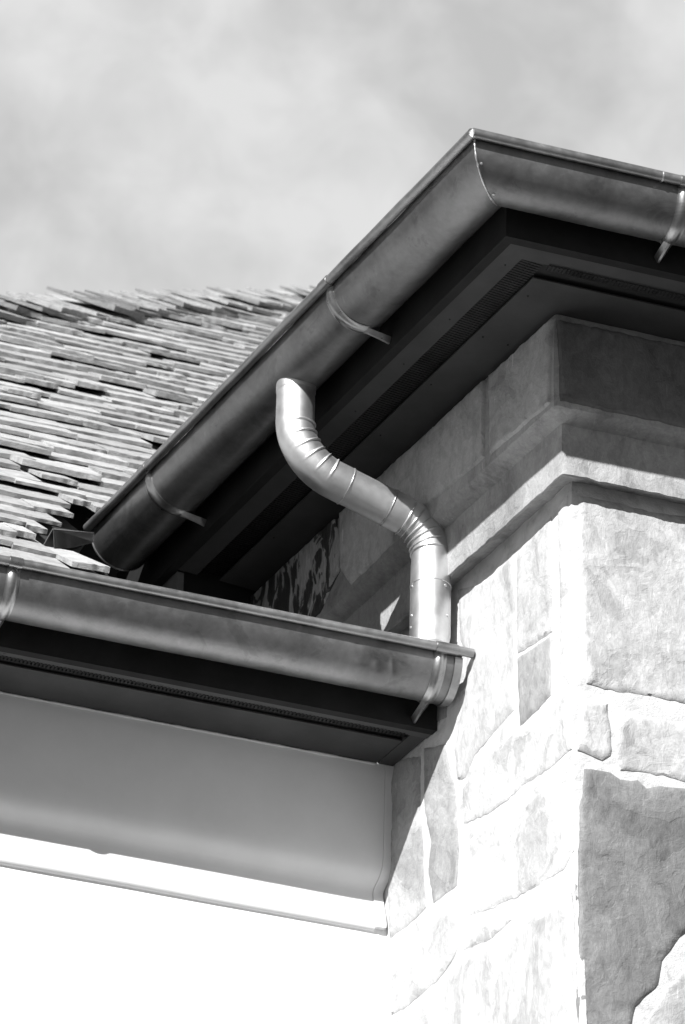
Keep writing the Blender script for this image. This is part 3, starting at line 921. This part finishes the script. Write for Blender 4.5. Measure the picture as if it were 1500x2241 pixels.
def add_slate(bm, o, ex, ey, en, w, length, th, tone, rr, jag=0.008, nseg=14):
    """o: middle of the tail edge on its underside; ex across, ey up the slope, en normal"""
    bot, top = [], []
    for k in range(nseg+1):
        u = (k/nseg-0.5)*w
        wu = o.x + u
        j = jag*(0.8*nz(wu, o.y, o.z, 9) + 0.5*nz(wu, o.z, o.y, 50))
        thk = th*(1 + 0.22*nz(wu, o.y, 4, 9) + 0.14*nz(wu, o.z, 8, 60))
        bot.append(bm.verts.new(o + ex*u + ey*(j+0.004) + en*0.0025*nz(wu, 7, o.z, 16)))
        top.append(bm.verts.new(o + ex*u + ey*(j+0.003) + en*thk))
    b2 = [bm.verts.new(o + ex*(k/nseg-0.5)*w + ey*length) for k in range(nseg+1)]
    t2 = [bm.verts.new(o + ex*(k/nseg-0.5)*w + ey*length + en*th*0.6) for k in range(nseg+1)]
    fs = []
    for k in range(nseg):
        fs.append(bm.faces.new((bot[k], bot[k+1], top[k+1], top[k])))
        fs.append(bm.faces.new((top[k], top[k+1], t2[k+1], t2[k])))
        fs.append(bm.faces.new((bot[k], b2[k], b2[k+1], bot[k+1])))
    fs.append(bm.faces.new((bot[0], top[0], t2[0], b2[0])))
    fs.append(bm.faces.new((bot[-1], b2[-1], t2[-1], top[-1])))
    for f in fs: f[lay] = tone
EXPO = 0.185
row = 0
v = 0.045
while v < 13:
    y = Y0 + v*math.cos(pit)
    xl = -2.6 + 0.22*y; xr = min(3.6, 0.35 + 0.42*(y-1.0)) if y > 1.8 else -0.2
    x = xl + rs_.uniform(0, .2)
    rowoff = rs_.uniform(-.012, .012)
    while x < xr:
        w = rs_.choice((rs_.uniform(.10, .20), rs_.uniform(.18, .34)))
        dv = rowoff + rs_.uniform(-.014, .014)
        yy = Y0 + (v+dv)*math.cos(pit)
        if not roof_ok(x, yy):
            x += 0.02; continue
        full = w
        while w > 0.05 and not roof_ok(x+w, yy): w -= 0.02
        xm = x + w/2
        if w > 0.05:
            th = rs_.uniform(.009, .017)
            tail = rs_.uniform(.018, .026)
            if rs_.random() < 0.22: tail += rs_.uniform(.006, .016)
            length = 0.43
            tilt = math.atan2(tail, length)
            ey = (UP*math.cos(tilt) - NR*math.sin(tilt)).normalized()
            roll = rs_.uniform(-.02, .02)
            ex = (Vector((1, 0, 0)) + NR*roll).normalized()
            en = ex.cross(ey).normalized()
            tone = rs_.choice((0.29, 0.31, 0.34, 0.37, 0.39))*rs_.uniform(.92, 1.08)
            add_slate(bm, on_roof(xm, v+dv, tail), ex, ey, en, w-rs_.uniform(-.002, .003), length, th, tone, rs_)
        x += w if w < full else full
        if w < full: x += 0.02
    v += EXPO*rs_.uniform(.93, 1.07); row += 1
obj('slate_courses', bm, M_SLATE, roof, 30)
# hip slates: a row standing proud along the hip
bm = bmesh.new(); lay = bm.faces.layers.float.new('tone')
x = -1.6
while x < 3.2:
    y = hip_y(x)
    v = (y-Y0)/math.cos(pit)
    w = rs_.uniform(.15, .22); L = rs_.uniform(.27, .36)
    ey = (UP - Vector((1, 0, 0))*rs_.uniform(.62, .82)).normalized()
    lean = rs_.uniform(.06, .18)
    ex = (Vector((1, 0, 0)) + UP*0.7 - NR*lean).normalized()
    ex = (ex - ey*ex.dot(ey)).normalized()
    en = ex.cross(ey).normalized()
    tone = rs_.choice((0.16, 0.2, 0.26, 0.32))
    add_slate(bm, on_roof(x, v-0.24, rs_.uniform(.026, .046)) - ey*L, ex, ey, en, w, L, rs_.uniform(.010, .02), tone, rs_, jag=0.012)
    x += rs_.uniform(.055, .10)
obj('hip_slates', bm, M_SLATE, roof, 30)
# deck under the slates and the far slope behind the hip
bm = bmesh.new()
def rp(s, t):
    p = BD*s + NB*t
    return on_roof(p.x, (p.y-Y0)/math.cos(pit), -0.012)
pl_ = [on_roof(-4, 0.14, -0.012), on_roof(-0.90, 0.14, -0.012), rp(0.84, 0.80), rp(0.86, 0.90), rp(1.15, 0.89), rp(1.5, 0.60), rp(1.90, 0.56), rp(1.90, -0.4)]
pl_ += [on_roof(3.6, (hip_y(3.6)-Y0)/math.cos(pit), -0.012), on_roof(-3, (hip_y(-3)-Y0)/math.cos(pit), -0.012), on_roof(-4, 1.2, -0.012)]
vs = [bm.verts.new(p) for p in pl_]; vb = [bm.verts.new(p - Vector((0, 0, 0.04))) for p in pl_]
bm.faces.new(vs); bm.faces.new(vb)
for i in range(len(vs)):
    k = (i+1) % len(vs); bm.faces.new((vs[i], vs[k], vb[k], vb[i]))
a, b_ = on_roof(3.6, (hip_y(3.6)-Y0)/math.cos(pit), -0.02), on_roof(-3, (hip_y(-3)-Y0)/math.cos(pit), -0.02)
c = [a, b_, b_ + Vector((-3, 5, -3)), a + Vector((-3, 5, -3))]
bm.faces.new([bm.verts.new(p) for p in c])
obj('roof_deck', bm, M_DARK, roof)
# closing boards added in the notch beside the tower, coloured black for its shaded void
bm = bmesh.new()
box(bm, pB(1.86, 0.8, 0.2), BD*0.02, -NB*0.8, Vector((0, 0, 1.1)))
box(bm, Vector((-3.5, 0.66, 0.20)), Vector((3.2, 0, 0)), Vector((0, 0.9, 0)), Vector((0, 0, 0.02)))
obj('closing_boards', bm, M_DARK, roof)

# ------------------------------------------------------------------ folded flashing where the upper gutter meets the roof
M_FLASH = metal('flashing_metal', 0.26, 0.36, 0.45, bumpy=0.08)
flash = empty('metal_flashing', 'folded metal flashing with an open triangular end on the slates below the upper gutter end', 'flashing', pB(1.25, 0.8, 0.85))
def roofpt(x, y, h): return on_roof(x, (y-Y0)/math.cos(pit), h)
bm = bmesh.new()
fA, fB_, fC = Vector((-1.008, 0.970, 0.685)), Vector((-1.014, 0.970, 0.745)), Vector((-1.031, 1.000, 0.702))
fD, fE, fF = Vector((-0.773, 1.450, 1.057)), Vector((-0.780, 1.420, 1.010)), Vector((-0.896, 1.200, 0.846))
def sheet(bm, ps, th):
    n_ = (ps[1]-ps[0]).cross(ps[2]-ps[0]).normalized()*th
    a = [bm.verts.new(p) for p in ps]; b_ = [bm.verts.new(p+n_) for p in ps]
    bm.faces.new(a); bm.faces.new(b_)
    for i in range(len(a)):
        k = (i+1) % len(a); bm.faces.new((a[i], a[k], b_[k], b_[i]))
sheet(bm, [fA, fF, fE, fD, fB_], 0.0015)
sheet(bm, [fB_, fD, fD + Vector((-0.03, 0.06, -0.05)), fC], 0.0015)
obj('folded_sheet', bm, M_FLASH, flash)
